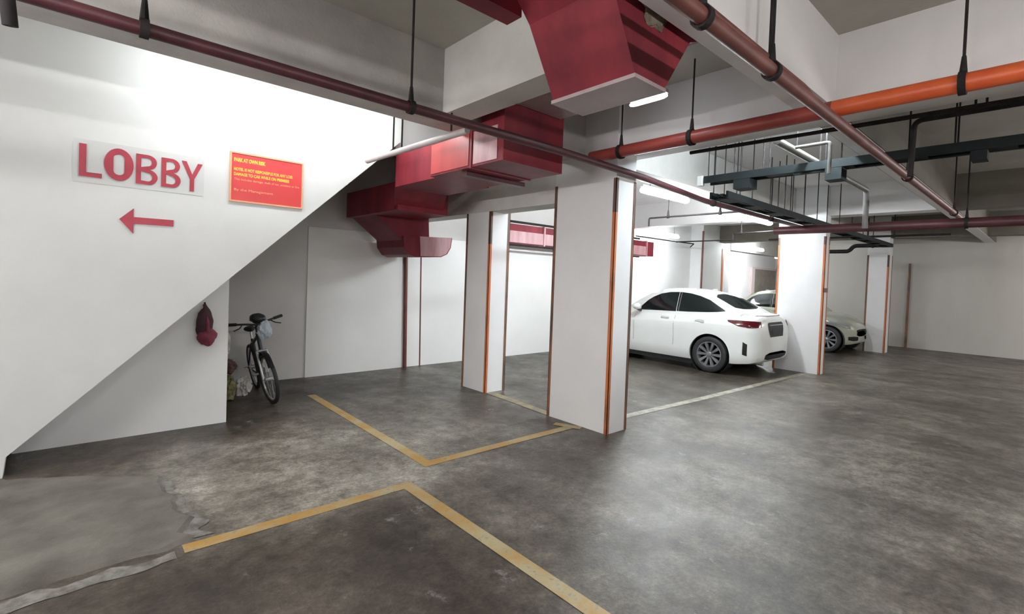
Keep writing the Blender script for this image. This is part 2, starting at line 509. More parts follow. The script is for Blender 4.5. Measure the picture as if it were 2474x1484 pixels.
tag(wf, 'dim grey far wall on the right with one orange striped pole', 'wall', kind=S)
wf2 = box('wall_corner', M['back'], 17.6, 28, 5.3, 5.45, 0, SL)
tag(wf2, 'grey wall turning the corner into the far alcove', 'wall', kind=S)
tag(box('wall_end', M['wall'], 27.8, 28, 5.45, 10.6, 0, SL), 'white wall closing the far alcove', 'wall', kind=S)
tag(box('wall_front', M['wall'], -5, 17.6, -9, -8.85, 0, SL), 'white wall behind the camera across the car park', 'wall', kind=S)
tag(box('wall_near', M['wall'], -5, -4.85, -9, 8, 0, SL), 'white wall behind the camera by the stair', 'wall', kind=S)
tag(box('wall_alcove_side', M['wall'], 14, 14.15, 8.0, 10.4, 0, SL), 'white side wall of the far alcove', 'wall', kind=S)

# beams
def beam(n, m, x0, x1, y0, y1, z0, label):
    o = box('trim_%d' % n, m, x0, x1, y0, y1, z0, SL+0.01, bevel=0.008)
    return tag(o, label, 'beam', kind=S)
beam(2, M['beamraw'], -4.85, 4.15, 3.54, 3.92, BZ, 'concrete beam above the dark red pipe in front of the stair wall')
beam(3, M['beam'], 4.42, 17.45, 3.48, 3.84, BZ, 'concrete beam over the row of far lights and white car')
beam(4, M['beamw'], -4.85, 4.15, 1.19, 1.41, BZ, 'pale concrete beam beside the twin red brown pipes')
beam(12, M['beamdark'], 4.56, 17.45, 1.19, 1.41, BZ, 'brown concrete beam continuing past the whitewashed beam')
box('soffit', M['beamw'], 4.57, 17.4, 1.20, 1.40, BZ-0.006, BZ, bpy.data.objects['trim_12'])  # pale strip gives the underside the look of light from far lamps
beam(5, M['beam'], 2.25, 2.50, 2.05, 3.54, BZ, 'short concrete cross beam left of the big red duct')
beam(6, M['beamw'], 4.15, 4.56, -8.85, 3.5, BZ, 'whitewashed concrete beam above the orange pipe')
beam(7, M['beam'], 4.12, 4.42, 3.9, 7.45, 2.47, 'deep concrete beam joining the two nearest pillars')
beam(8, M['beamw'], 10.25, 10.6, 1.41, 7.85, BZ, 'concrete cross beam over the pillar beside the white car')  # paler colour stands in for more light on this beam's face
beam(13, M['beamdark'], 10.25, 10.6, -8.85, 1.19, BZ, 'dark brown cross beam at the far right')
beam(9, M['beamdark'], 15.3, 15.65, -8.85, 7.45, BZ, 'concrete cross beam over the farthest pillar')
beam(10, M['beam'], 16.1, 28, 7.45, 7.75, 2.75, 'bright concrete beam over the far alcove opening')
beam(11, M['beam'], 4.56, 17.45, -4.2, -3.9, BZ, 'concrete beam over the empty right side of the car park')

# ------------------------------------------------------------------ pillars
def pillar(x0, x1, y0, y1, label, group='white concrete pillars', gtop=2.65, dark=0.0, other='guarddark'):
    r = empty('pillar', (x0, y0, 0), label, 'pillar', group, S)
    box('shaft', M['pillar'], x0, x1, y0, y1, 0, SL, r, bevel=0.006)
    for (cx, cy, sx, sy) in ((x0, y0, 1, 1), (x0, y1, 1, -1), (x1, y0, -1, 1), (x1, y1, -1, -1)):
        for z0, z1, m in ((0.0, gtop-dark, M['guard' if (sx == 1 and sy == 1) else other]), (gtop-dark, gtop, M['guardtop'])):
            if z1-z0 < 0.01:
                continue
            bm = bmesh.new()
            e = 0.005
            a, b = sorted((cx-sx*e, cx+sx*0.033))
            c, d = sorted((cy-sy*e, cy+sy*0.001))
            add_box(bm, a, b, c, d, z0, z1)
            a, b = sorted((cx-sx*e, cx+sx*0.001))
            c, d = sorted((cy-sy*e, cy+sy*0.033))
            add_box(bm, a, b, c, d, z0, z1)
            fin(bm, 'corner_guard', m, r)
    at(r)
    return r
pillar(4.07, 4.40, 3.10, 3.96, 'nearest white pillar with rust orange corner strips', dark=0.35)
pillar(4.13, 4.47, 5.22, 5.76, 'white pillar just behind and left of the nearest one', dark=0.62)
rp = pillar(10.14, 10.36, 2.94, 3.76, 'white pillar hiding the tail of the white sedan', gtop=2.55, dark=0.15, other='guard')
box('red_band', M['redbrown'], 10.135, 10.367, 2.933, 2.946, 1.52, 1.60, rp)
at(rp)
pillar(15.24, 15.6, 2.98, 3.44, 'farthest white pillar right of the pale silver car', gtop=2.5, dark=0.3)

# ------------------------------------------------------------------ floor markings and screed (parts of the floor)
def strip(name, m, pts, w, z=0.0025, parent=fl_):
    """a flat painted strip along a polyline, mitred at its corners"""
    bm = bmesh.new()
    P = [Vector((p[0], p[1])) for p in pts]
    L, R = [], []
    for i, p in enumerate(P):
        d0 = (P[i]-P[i-1]).normalized() if i > 0 else None
        d1 = (P[i+1]-P[i]).normalized() if i < len(P)-1 else None
        d0 = d0 or d1
        d1 = d1 or d0
        n0, n1 = Vector((-d0.y, d0.x)), Vector((-d1.y, d1.x))
        n = (n0+n1).normalized()
        k = w/2/max(0.3, n.dot(n0))
        L.append(p+n*k)
        R.append(p-n*k)
    top = [bm.verts.new((q.x, q.y, z)) for q in L], [bm.verts.new((q.x, q.y, z)) for q in R]
    for i in range(len(P)-1):
        bm.faces.new((top[0][i], top[1][i], top[1][i+1], top[0][i+1]))
    return fin(bm, name, m, parent)
strip('parking_line', M['yellow'], [(0.46, 3.25), (1.86, 3.25), (1.88, -6.0)], 0.10)
strip('parking_line', M['yellow'], [(2.22, 6.35), (2.20, 3.52), (4.0, 3.50)], 0.10)
strip('parking_line', M['yellowfaint'], [(4.20, 5.20), (4.13, 3.97)], 0.12, z=0.0035)
strip('parking_line', M['yellow'], [(3.90, 3.68), (4.02, 3.40)], 0.10, z=0.0045)
strip('parking_line', M['whiteline'], [(4.45, 3.42), (6.5, 3.30), (10.0, 3.16)], 0.11)
# slightly raised screed apron in front of the stair
bm = bmesh.new()
edge = [(-5, 4.62), (-0.39, 5.05), (0.1, 4.78), (0.5, 4.47), (0.49, 4.2), (0.54, 4.0), (0.51, 3.8), (0.57, 3.62), (0.50, 3.45), (0.53, 3.36), (0.40, 3.29), (0.1, 3.31), (-0.3, 3.27), (-5, 3.2)]
sub = []
for a, b in zip(edge, edge[1:]):
    L = math.dist(a, b)
    n = max(1, int(L/0.05)) if L < 2 else 4
    for i in range(n):
        s = i/n
        p = Vector((a[0]+(b[0]-a[0])*s, a[1]+(b[1]-a[1])*s, 0))
        k = noise.noise(p*9)*0.03 if a[0] > -0.5 else 0
        sub.append((p.x+k, p.y+k*0.6))
sub.append(edge[-1])
lo = [bm.verts.new((x, y, 0.0)) for x, y in sub]
cx, cy = -1.0, 4.0
hi = []
for x, y in sub:
    d = Vector((cx-x, cy-y))
    d.normalize()
    hi.append(bm.verts.new((x+d.x*0.035, y+d.y*0.035, 0.018)))
for i in range(len(sub)-1):
    bm.faces.new((lo[i], lo[i+1], hi[i+1], hi[i]))
bm.faces.new(hi)
tag(fin(bm, 'screed_patch', M['screed'], fl_), 'slightly raised rough screed with a broken edge')
# the pale crumbly border of the screed
bm = bmesh.new()
bx = [(0.5, 4.47), (0.49, 4.2), (0.54, 4.0), (0.51, 3.8), (0.57, 3.62), (0.50, 3.45), (0.53, 3.33)]
pts = []
for a, b in zip(bx, bx[1:]):
    for i in range(8):
        s = i/8
        pts.append(Vector((a[0]+(b[0]-a[0])*s, a[1]+(b[1]-a[1])*s, 0)))
A, B = [], []
for i, p in enumerate(pts):
    w = 0.025+0.05*abs(noise.noise(p*7))+(0.05 if p.y < 3.6 else 0)
    k = noise.noise(p*9)*0.03
    A.append(bm.verts.new((p.x+k-0.01, p.y, 0.004)))
    B.append(bm.verts.new((p.x+k+w, p.y+noise.noise(p*13)*0.02, 0.003)))
for i in range(len(pts)-1):
    bm.faces.new((A[i], A[i+1], B[i+1], B[i]))
fin(bm, 'screed_border', M['screedpale'], fl_)
bm = bmesh.new()
A, B = [], []
for i in range(160):
    x = 0.42-i*0.034
    p = Vector((x, 3.2, 0))
    w = 0.07+0.12*abs(noise.noise(p*3.1))+max(0, (0.4-x))*0.06
    k = noise.noise(p*5)*0.05
    A.append(bm.verts.new((x, 3.24+k*0.9+0.05*noise.noise(p*11+Vector((5, 0, 0))), 0.004)))
    B.append(bm.verts.new((x, 3.24-w+k, 0.0025)))
for i in range(159):
    bm.faces.new((A[i], A[i+1], B[i+1], B[i]))
fin(bm, 'screed_border', M['screedpale'], fl_)

# ------------------------------------------------------------------ ceiling lights
def ceiling_light(x0, y0, z, label, axis='x', L=1.24, m='lit', group='fluorescent battens', W=0.062, H=0.085):
    r = empty('ceiling_light', (x0, y0, z), label, 'light', group)
    bm = bmesh.new()
    if axis == 'x':
        add_box(bm, 0, L, -0.02, 0.02, 0.0, 0.03)
    else:
        add_box(bm, -0.02, 0.02, 0, L, 0.0, 0.03)
    fin(bm, 'batten', M['batten'], r, bevel=0.004)
    bm = bmesh.new()
    k = 14
    rings = []
    for s, q in ((0.0, 0.5), (0.03, 0.9), (0.07, 1), (L-0.07, 1), (L-0.03, 0.9), (L, 0.5)):
        ring = []
        for i in range(k):
            a = 2*PI*i/k
            py, pz = W*math.cos(a)*q, -H*0.5+H*0.5*math.sin(a)*q
            ring.append(bm.verts.new((s, py, pz) if axis == 'x' else (-py, s, pz)))
        rings.append(ring)
    for a, b in zip(rings, rings[1:]):
        for i in range(k):
            bm.faces.new((a[i], a[(i+1) % k], b[(i+1) % k], b[i]))
    bm.faces.new(rings[0])
    bm.faces.new(rings[-1][::-1])
    fin(bm, 'diffuser', M[m], r, smooth=True)
    if SL-z > 0.08:
        for s in (0.2, L-0.2):
            p = Vector((s, 0, 0)) if axis == 'x' else Vector((0, s, 0))
            tube('hanger_rod', M['rod'], [p+Vector((0, 0, 0.025)), p+Vector((0, 0, SL-z))], 0.005, r, 6)
    return r
ceiling_light(5.86, 4.02, 2.93, 'lit white ceiling light right of the nearest pillar', m='litnear')
ceiling_light(9.35, 4.10, 2.93, 'lit white ceiling light above the tail of the white sedan')
ceiling_light(10.9, 7.1, 2.88, 'lit white ceiling light above the red duct end by the back wall')
ceiling_light(16.3, 7.0, 2.86, 'lit white ceiling light at the alcove opening')
ceiling_light(21.9, 8.2, 2.86, 'lit white ceiling light deep inside the alcove', m='litalcove')
ceiling_light(0.45, 4.56, 3.25, 'lit ceiling light behind the beam above the stair wall', m='litstair')
ceiling_light(1.72, 4.56, 3.25, 'second lit ceiling light behind the beam, nearer the bent red duct', L=0.9, m='litstair')
ceiling_light(3.37, 2.12, 3.07, 'short lit tube half hidden under the big red duct', axis='y', L=0.34, m='litlow', W=0.022, H=0.04)
ceiling_light(4.72, 1.62, 3.28, 'lit ceiling light behind the whitewashed beam over the cable trays', m='litcool', L=0.9, W=0.04, H=0.06)
for x, y, z, lb, ax, mm in ((-1.75, 2.2, 2.86, 'unseen fill tube over the stair foot beside the camera', 'x', 'litdim'),
                            (-1.2, -1.8, 2.62, 'unseen fill tube behind the camera in the next bay', 'x', 'litroom'),
                            (1.6, -2.2, 2.62, 'unseen fill tube over the empty near right side', 'x', 'litroom'),
                            (4.9, -2.4, 2.55, 'unseen fill tube over the empty middle right side', 'x', 'litdim'),
                            (8.2, -2.8, 2.62, 'unseen fill tube over the empty right side', 'x', 'litroom'),
                            (12.4, -2.4, 2.62, 'unseen fill tube over the empty far right side', 'x', 'litside'),
                            (15.9, -2.6, 2.62, 'unseen fill tube near the dim far wall', 'y', 'litside')):
    ceiling_light(x, y, z, lb, ax, m=mm, group='unseen fill tubes behind the camera', W=0.03, H=0.06)  # tubes out of view, added to brighten the ceiling and wall faces

for y, lb in ((0.2, 'added fill tube on the near wall, farther from the stair'), (1.8, 'added fill tube on the near wall between the other two'), (3.4, 'added fill tube on the near wall by the stair')):
    w = empty('fill_wall_light', (-4.85, y, 2.02), lb, 'light', 'added fill tubes on the wall behind the camera')
    box('batten', M['batten'], 0, 0.05, 0, 1.24, -0.03, 0.03, w, bevel=0.004)
    tube('lit_tube', M['litside'], [(0.075, 0.03, 0), (0.075, 1.21, 0)], 0.028, w)  # invented wall tubes, low enough to throw no pipe shadows on the stair wall

# ------------------------------------------------------------------ red air ducts
ad = empty('air_duct', (2.6, 3.2, 2.6), 'large bent red sheet metal air duct passing under the beams to the back wall', 'duct')
def sect(pts, d, m='duct', name='duct_section'):
    return prism(name, M[m], pts, d, ad, bevel=0.006)
# dip under the cross beam: sloping front, narrow flat bottom, sloping back
sect([(1.40, 1.46, SL-0.06), (1.82, 1.46, 2.98), (2.03, 1.46, 2.62), (2.29, 1.46, 2.62), (2.53, 1.46, 2.95), (2.66, 1.46, 3.00), (2.66, 1.46, SL-0.06)], (0, 0.56, 0))
sect([(1.30, 2.02, 3.0), (1.76, 2.02, 3.0), (1.76, 2.02, SL-0.06), (1.30, 2.02, SL-0.06)], (0, 0.12, 0), 'duct')
box('flange', M['ductunder'], 2.02, 2.30, 1.455, 2.03, 2.605, 2.625, ad, bevel=0.003)
box('duct_section', M['duct'], 2.60, 3.31, 2.12, 3.2, 3.08, SL-0.06, ad, bevel=0.006)
box('duct_underside', M['ductunder'], 2.62, 3.30, 2.13, 3.19, 3.072, 3.081, ad)
box('duct_section', M['duct'], 2.64, 3.36, 3.2, 3.52, 2.58, SL-0.06, ad, bevel=0.006)
box('duct_section', M['duct'], 2.64, 3.36, 3.52, 4.35, 2.58, 2.90, ad, bevel=0.006)
box('flange', M['duct'], 2.63, 3.37, 3.64, 3.67, 2.57, 2.91, ad, bevel=0.003)
box('duct_panel', M['ductpale'], 2.634, 2.641, 3.28, 3.62, 2.60, 2.89, ad)  # pale colour stands in for a whitish reflection on the duct side
box('duct_panel', M['duct2'], 2.634, 2.641, 3.69, 4.33, 2.60, 2.89, ad)  # brighter red puts the lamplight on this side into the colour
box('support_bar', M['maroon'], 2.70, 3.44, 3.80, 3.88, 2.535, 2.58, ad)
box('duct_section', M['duct'], 2.70, 3.40, 4.35, 5.2, 2.58, 2.95, ad, bevel=0.006)
sect([(2.70, 5.2, 2.58), (2.70, 5.2, 2.95), (2.9, 5.6, 2.74), (2.9, 5.6, 2.38)], (0.70, 0, 0))
box('duct_section', M['duct'], 2.90, 3.62, 5.5, 7.05, 2.37, 2.72, ad, bevel=0.006)
blob('torn_insulation', M['torn'], (2.17, 1.465, 3.0), (0.13, 0.03, 0.11), 0.3, 4, 3, ad)
# neck and end piece dropping toward the back wall
sect([(3.0, 6.3, 2.37), (3.82, 6.3, 2.46), (3.84, 6.3, 2.12), (3.62, 6.3, 2.11), (3.40, 6.3, 2.06)], (0, 0.75, 0))
sect([(3.40, 6.26, 2.12), (4.22, 6.26, 2.15), (4.20, 6.26, 2.0), (4.14, 6.26, 1.90), (4.03, 6.26, 1.85), (3.60, 6.26, 1.83), (3.50, 6.26, 1.86), (3.42, 6.26, 1.96)], (0, 0.85, 0))
sect([(3.66, 6.25, 2.13), (4.20, 6.25, 2.145), (4.18, 6.25, 2.0), (4.12, 6.25, 1.905), (4.02, 6.25, 1.86), (3.68, 6.25, 1.845)], (0, 0.02, 0), 'ductpale', 'duct_panel')
at(ad)
ad2 = empty('air_duct', (6.05, 7.0, 2.2), 'long faded red air duct along the back wall seen between the pillars', 'duct')
box('duct_section', M['duct'], 5.6, 10.85, 7.02, 7.42, 2.24, 2.60, ad2, bevel=0.006)
box('duct_panel', M['ductpale'], 5.6, 10.5, 7.005, 7.02, 2.25, 2.47, ad2)
for x in (6.9, 8.1, 9.3, 10.5):
    box('flange', M['ductpale'], x, x+0.04, 6.99, 7.43, 2.225, 2.615, ad2, bevel=0.003)
box('hanger_bracket', M['rod'], 5.8, 10.2, 6.99, 7.03, 2.62, 2.66, ad2)
box('hanger_bracket', M['rod'], 5.8, 10.2, 6.99, 7.03, 2.18, 2.21, ad2)
at(ad2)

# ------------------------------------------------------------------ pipes
def run(name, label, cat, m, pts, r, rods=(), rb=0.08, top=SL, clamp=True, group=None, rodm='rod', extra=None):
    """a pipe run with hanger rods: rods = list of (x, y, z) on the pipe axis"""
    e = empty(name, pts[0], label, cat, group)
    tube('pipe', M[m], bend(pts, rb) if len(pts) > 2 else pts, r, e)
    if extra:
        tag(tube('pipe', M[extra[0]], extra[1], r, e), 'dull red length of the pipe')
    for q in rods:
        x, y, z = q[:3]
        tp = q[3] if len(q) > 3 else top
        h = tube('hanger_rod', M[rodm], [(x, y, z+r), (x, y, tp)], 0.008, e, 6)
        if clamp:
            d = (Vector(pts[1])-Vector(pts[0])).normalized()
            bm = bmesh.new()
            if abs(d.x) > abs(d.y):
                add_lathe(bm, [(r+0.002, -0.018), (r+0.012, -0.018), (r+0.012, 0.018), (r+0.002, 0.018)], 14, Matrix.Translation((x, y, z)), True)
            else:
                add_lathe(bm, [(r+0.002, -0.018), (r+0.012, -0.018), (r+0.012, 0.018), (r+0.002, 0.018)], 14, Matrix.Translation((x, y, z)) @ Matrix.Rotation(PI/2, 4, 'Z'), True)
            add_tube(bm, [(x, y, z+r), (x, y, z+r+0.10)], [0.02, 0.011], 8)
            fin(bm, 'pipe_clamp', M[rodm], e, smooth=True)
    at(e)
    return e
run('fire_pipe', 'dark maroon pipe running along the beam above the stair wall', 'pipe', 'maroon',
    [(-4.8, 2.93, 2.70), (3.2, 2.97, 2.70), (4.45, 3.03, 2.70), (6.2, 3.24, 2.70), (9.85, 3.26, 2.70)], 0.034,
    [(0.22, 2.945, 2.70), (1.63, 2.957, 2.70), (-1.4, 2.94, 2.70), (6.4, 3.24, 2.70), (8.4, 3.25, 2.70)])
run('fire_pipe', 'thick orange pipe hung below the whitewashed beam', 'pipe', 'orangepipe',
    [(3.80, -8.8, 2.82), (3.80, 1.10, 2.82)], 0.056,
    [(3.80, 0.44, 2.82), (3.80, 2.14, 2.82), (3.80, 2.86, 2.82), (3.80, -1.6, 2.82), (3.80, -4, 2.82)], extra=('redpipe', [(3.80, 1.10, 2.82), (3.80, 3.22, 2.82)]))
run('fire_pipe', 'red brown pipe running beside the pale beam, lower of the pair', 'pipe', 'redbrown',
    [(-4.8, 1.045, 2.70), (9.6, 1.045, 2.70)], 0.036,
    [(1.9, 1.045, 2.70), (2.62, 1.045, 2.70), (5.9, 1.045, 2.70), (8.9, 1.045, 2.70)])
run('branch_pipe', 'thin red brown pipe above the pair that bends down at its end', 'pipe', 'redbrown',
    [(-4.8, 1.112, 2.82), (3.28, 1.112, 2.82), (3.42, 1.10, 2.775)], 0.020, [(2.75, 1.112, 2.82)], 0.06, clamp=False)
run('fire_pipe', 'dark red pipe crossing at the top of the pillar by the white car', 'pipe', 'maroon',
    [(8.82, 3.34, 2.545), (8.82, -8.8, 2.545)], 0.068, [(8.82, 0.9, 2.545), (8.82, -2.0, 2.545)])
run('conduit', 'grey pipe ending in a long vertical drop beyond the cable tray', 'pipe', 'greypipe',
    [(4.62, 1.77, 2.90), (7.63, 1.77, 2.90), (7.63, 1.77, 2.40)], 0.034, [(5.1, 1.77, 2.90), (6.5, 1.77, 2.90)], 0.06, clamp=False)
run('conduit', 'small grey branch pipe with a short drop near the pale beam', 'pipe', 'greypipe',
    [(4.95, 1.725, 2.90), (4.95, 1.44, 2.90), (4.95, 1.44, 2.62)], 0.016, (), 0.03)
run('conduit', 'dark conduit along the far edge of the whitewashed beam', 'pipe', 'rod',
    [(4.52, 2.55, 2.90), (4.62, 0.2, 2.90), (4.62, -8.8, 2.90)], 0.018, (), 0.05)
run('conduit', 'dark conduit on the right with a drop through the cable tray', 'pipe', 'rod',
    [(4.83, -8.8, 2.93), (4.83, 0.83, 2.93), (4.83, 0.84, 2.50)], 0.020, [(4.83, 0.48, 2.93), (4.83, 0.42, 2.93)], 0.06, clamp=False)
run('conduit', 'pale trunking crossing under the beam beside the stair wall', 'pipe', 'palepipe',
    [(2.30, 3.25, 2.755), (2.24, 4.95, 2.755)], 0.027, [(2.26, 4.42, 2.76), (2.26, 4.25, 2.76), (2.28, 3.45, 2.76, BZ)], clamp=False)
run('sprinkler_pipe', 'thin sprinkler pipe with a drop below the light by the nearest pillar', 'pipe', 'rod',
    [(7.35, 3.30, 2.70), (7.35, 4.87, 2.70), (7.35, 4.87, 2.56)], 0.014, [(7.35, 4.5, 2.70), (7.35, 3.6, 2.70)], 0.03)
run('sprinkler_pipe', 'thin stepped sprinkler pipe above the white sedan', 'pipe', 'rod',
    [(10.10, 3.80, 2.68), (10.30, 4.74, 2.68), (10.30, 4.74, 2.55), (10.36, 6.1, 2.55)], 0.014, [(10.26, 4.55, 2.68)], 0.03)
run('sprinkler_pipe', 'thin pipe reaching from the back light to the vertical wall pipe', 'pipe', 'rod',
    [(9.9, 6.9, 2.68), (13.0, 7.1, 2.72), (14.05, 7.78, 2.72)], 0.016, (), 0.05)
run('wall_pipe', 'slim vertical rust brown pipe on the wall behind the white sedan', 'pipe', 'redbrown',
    [(14.1, 7.40, 0.0), (14.1, 7.40, 3.2)], 0.028)
run('wall_pipe', 'dark rusty pipe standing below the duct end on the back wall', 'pipe', 'redbrown',
    [(4.12, 7.41, 0.0), (4.08, 7.41, 2.0)], 0.032)
run('wall_pipe', 'thin brown pipe right of the dark rusty pipe on the back wall', 'pipe', 'redbrown',
    [(4.42, 7.43, 0.0), (4.38, 7.43, 2.0)], 0.012)
run('wall_pipe', 'orange and black striped pole on the dim right wall', 'pipe', 'guarddark',
    [(17.41, 2.92, 0.0), (17.41, 2.92, 2.38)], 0.032)
run('conduit', 'dark conduit crossing above the pale silver car', 'pipe', 'rod', [(12.6, 4.9, 2.74), (12.6, 1.5, 2.74)], 0.022, [(12.6, 4.2, 2.74), (12.6, 2.4, 2.74)])
run('conduit', 'heavy dark conduit low in front of the far wall above the pale silver car', 'pipe', 'rod', [(14.6, 5.4, 2.56), (14.6, 3.7, 2.56), (14.6, 3.6, 2.7), (14.6, 2.9, 2.7)], 0.05, [(14.6, 4.6, 2.56), (14.6, 3.2, 2.70)], 0.1)
run('pipe_stub', 'short grey brown pipe stub hanging at the ceiling corner above the stair wall', 'pipe', 'rod',
    [(-0.215, 2.55, BZ-0.2), (-0.19, 2.60, 2.44)], 0.022, [(-0.215, 2.55, BZ-0.2)], clamp=False)

# cable trays
def cable_tray(label, p0, p1, w, rungs, rodsat=()):
    e = empty('cable_tray', p0, label, 'cable tray', 'black cable trays')
    p0, p1 = Vector(p0), Vector(p1)
    d = (p1-p0).normalized()
    n = Vector((-d.y, d.x, 0))
    L = (p1-p0).length
    mt = Matrix(((d.x, n.x, 0, p0.x), (d.y, n.y, 0, p0.y), (0, 0, 1, p0.z), (0, 0, 0, 1)))
    for s in (-1, 1):
        bm = bmesh.new()
        add_box(bm, 0, L, s*w/2-0.012, s*w/2+0.012, -0.035, 0.045, mt)
        fin(bm, 'side_rail', M['tray'], e)
    k = 0
    s = 0.12
    while s < L:
        bm = bmesh.new()
        add_box(bm, s, s+rungs*0.45, -w/2, w/2, -0.03, -0.012, mt)
        fin(bm, 'rung', M['tray'], e)
        s += rungs
    bm = bmesh.new()
    for q in (-0.05, -0.015, 0.02, 0.055):
        pts = []
        for i in range(24):
            s = L*i/23
            pts.append(mt @ Vector((s, q+0.012*math.sin(i*1.7+q*80), 0.006+0.006*math.sin(i*2.3+q*50))))
        add_tube(bm, pts, 0.016, 6)
    tag(fin(bm, 'cables', M['tray'], e, smooth=True), kind='stuff')
    for s in rodsat:
        for q in (-w/2, w/2):
            p = mt @ Vector((s, q, 0.03))
            tube('hanger_rod', M['rod'], [p, (p.x, p.y, SL)], 0.007, e, 6)
    at(e)
    return e
cable_tray('black cable tray crossing toward the right under the beams', (5.47, 2.85, 2.80), (5.47, -8.7, 2.80), 0.16, 0.55, (0.05, 0.35, 0.66, 1.2, 2.2, 3.4))
cable_tray('black ladder cable tray running back past the pillar by the white car', (5.66, 2.80, 2.66), (14.3, 2.84, 2.66), 0.20, 0.75, (0.35, 0.7, 1.8, 2.1, 2.6, 3.2, 4.4, 6.0))
tag(box('junction_box', M['tray'], 5.38, 5.57, 2.32, 2.50, 2.66, 2.764, bevel=0.008), 'black junction box under the near end of the tray', 'box')
tag(box('junction_box', M['tray'], 5.38, 5.55, 1.46, 1.60, 2.65, 2.764, bevel=0.008), 'black junction box hanging under the tray beside the grey pipe', 'box')
tag(box('junction_box', M['tray'], 5.39, 5.55, 0.45, 0.55, 2.69, 2.764, bevel=0.02), 'black clip box under the tray at the right', 'box')
ctr = bpy.data.objects['cable_tray']
tag(box('end_cap', M['batten'], 5.36, 5.42, 2.86, 2.92, 2.74, 2.85, ctr, bevel=0.01), 'small pale end cap')
at(ctr)

# ------------------------------------------------------------------ lettering, arrow and notice on the stair wall
def flat_shape(name, m, splines, z_off, thick, parent=None):
    """filled outline (holes allowed) in the wall plane Y = 5.1"""
    cu = bpy.data.curves.new(name, 'CURVE')
    cu.dimensions = '2D'
    cu.fill_mode = 'BOTH'
    cu.extrude = thick/2
    for s in splines:
        sp = cu.splines.new('POLY')
        sp.points.add(len(s)-1)
        for p, (x, y) in zip(sp.points, s):
            p.co = (x, y, 0, 1)
        sp.use_cyclic_u = True
    tmp = bpy.data.objects.new('tmp', cu)
    COL.objects.link(tmp)
    dg = bpy.context.evaluated_depsgraph_get()
    me = bpy.data.meshes.new_from_object(tmp.evaluated_get(dg))
    bpy.data.objects.remove(tmp)
    me.transform(Matrix.Translation((0, 5.1-z_off, 0)) @ Matrix.Rotation(PI/2, 4, 'X'))
    return link(name, me, m, parent)

def text_mesh(name, m, body, x, z, size, y_off, parent, xs=1.0, thick=0.0):
    cu = bpy.data.curves.new(name, 'FONT')
    cu.body = body
    cu.size = size
    cu.extrude = 0.0006
    cu.offset = thick
    tmp = bpy.data.objects.new('tmp', cu)
    COL.objects.link(tmp)
    dg = bpy.context.evaluated_depsgraph_get()
    me = bpy.data.meshes.new_from_object(tmp.evaluated_get(dg))
    bpy.data.objects.remove(tmp)
    me.transform(Matrix.Translation((x, 5.1-y_off, z)) @ Matrix.Rotation(PI/2, 4, 'X') @ Matrix.Diagonal((xs, 1, 1, 1)))
    return link(name, me, m, parent)

def arc(cx, cy, rx, ry, a0, a1, n=12):
    return [(cx+rx*math.cos(a0+(a1-a0)*i/n), cy+ry*math.sin(a0+(a1-a0)*i/n)) for i in range(n+1)]
sg = empty('lobby_sign', (0.0, 5.1, 2.22), 'red LOBBY letters on the white stair wall', 'sign')
box('backing', M['letterback'], -0.035, 0.815, 5.097, 5.1, 2.205, 2.535, sg)
zb, zt = 2.25, 2.50
def letter(spl):
    return flat_shape('letter', M['red'], spl, 0.006, 0.006, sg)
letter([[(0.0, zb), (0.135, zb), (0.135, zb+0.035), (0.043, zb+0.035), (0.043, zt), (0.0, zt)]])
letter([arc(0.238, (zb+zt)/2, 0.092, 0.128, 0, 2*PI*35/36, 35), arc(0.238, zb+0.045+0.03, 0.034, 0.032, PI, 2*PI, 10)+arc(0.238, zt-0.045-0.03, 0.034, 0.032, 0, PI, 10)])
def bee(x, w, z0, z1, s=0.033):
    zm = (z0+z1)/2+0.002
    r1, r2 = (z1-zm)/2, (zm-z0)/2
    out = [(x, z0)]+[(x+w-r2-0.0, z0)]+arc(x+w-r2, z0+r2, r2, r2, -PI/2, PI/2-0.25, 10)+arc(x+w-r1-0.006, z1-r1, r1, r1, -PI/2+0.25, PI/2, 10)+[(x, z1)]
    h1 = [(x+s, zm+s*0.45)]+arc(x+w-r1-0.008, z1-r1, r1-s*0.95, r1-s*0.8, -PI/2, PI/2, 8)+[(x+s, z1-s*0.9)]
    h2 = [(x+s, z0+s*0.9)]+arc(x+w-r2-0.004, z0+r2, r2-s*0.95, r2-s*0.8, -PI/2, PI/2, 8)+[(x+s, zm-s*0.45)]
    return [out, h1, h2]
letter(bee(0.345, 0.142, 2.245, 2.487))
letter(bee(0.512, 0.134, 2.245, 2.487))
letter([[(0.712, 2.235), (0.743, 2.235), (0.743, 2.34), (0.802, 2.478), (0.768, 2.478), (0.728, 2.378), (0.686, 2.486), (0.652, 2.486), (0.712, 2.34)]])
at(sg)
ar = flat_shape('arrow_sign', M['red'], [[(0.245, 1.945), (0.335, 2.04), (0.335, 1.970), (0.602, 1.972), (0.602, 1.918), (0.335, 1.916), (0.335, 1.835)]], 0.005, 0.006)
tag(ar, 'red arrow pointing left below the LOBBY letters', 'sign')
nb = empty('notice_board', (1.015, 5.1, 2.19), 'red notice board with yellow print right of the LOBBY letters', 'sign')
box('panel', M['board'], 1.022, 1.634, 5.090, 5.1, 2.202, 2.63, nb)
bm = bmesh.new()
for a in ((1.010, 1.024, 2.19, 2.642), (1.632, 1.646, 2.19, 2.642), (1.024, 1.632, 2.19, 2.204), (1.024, 1.632, 2.628, 2.642)):
    add_box(bm, a[0], a[1], 5.084, 5.1, a[2], a[3])
fin(bm, 'frame', M['boardframe'], nb)
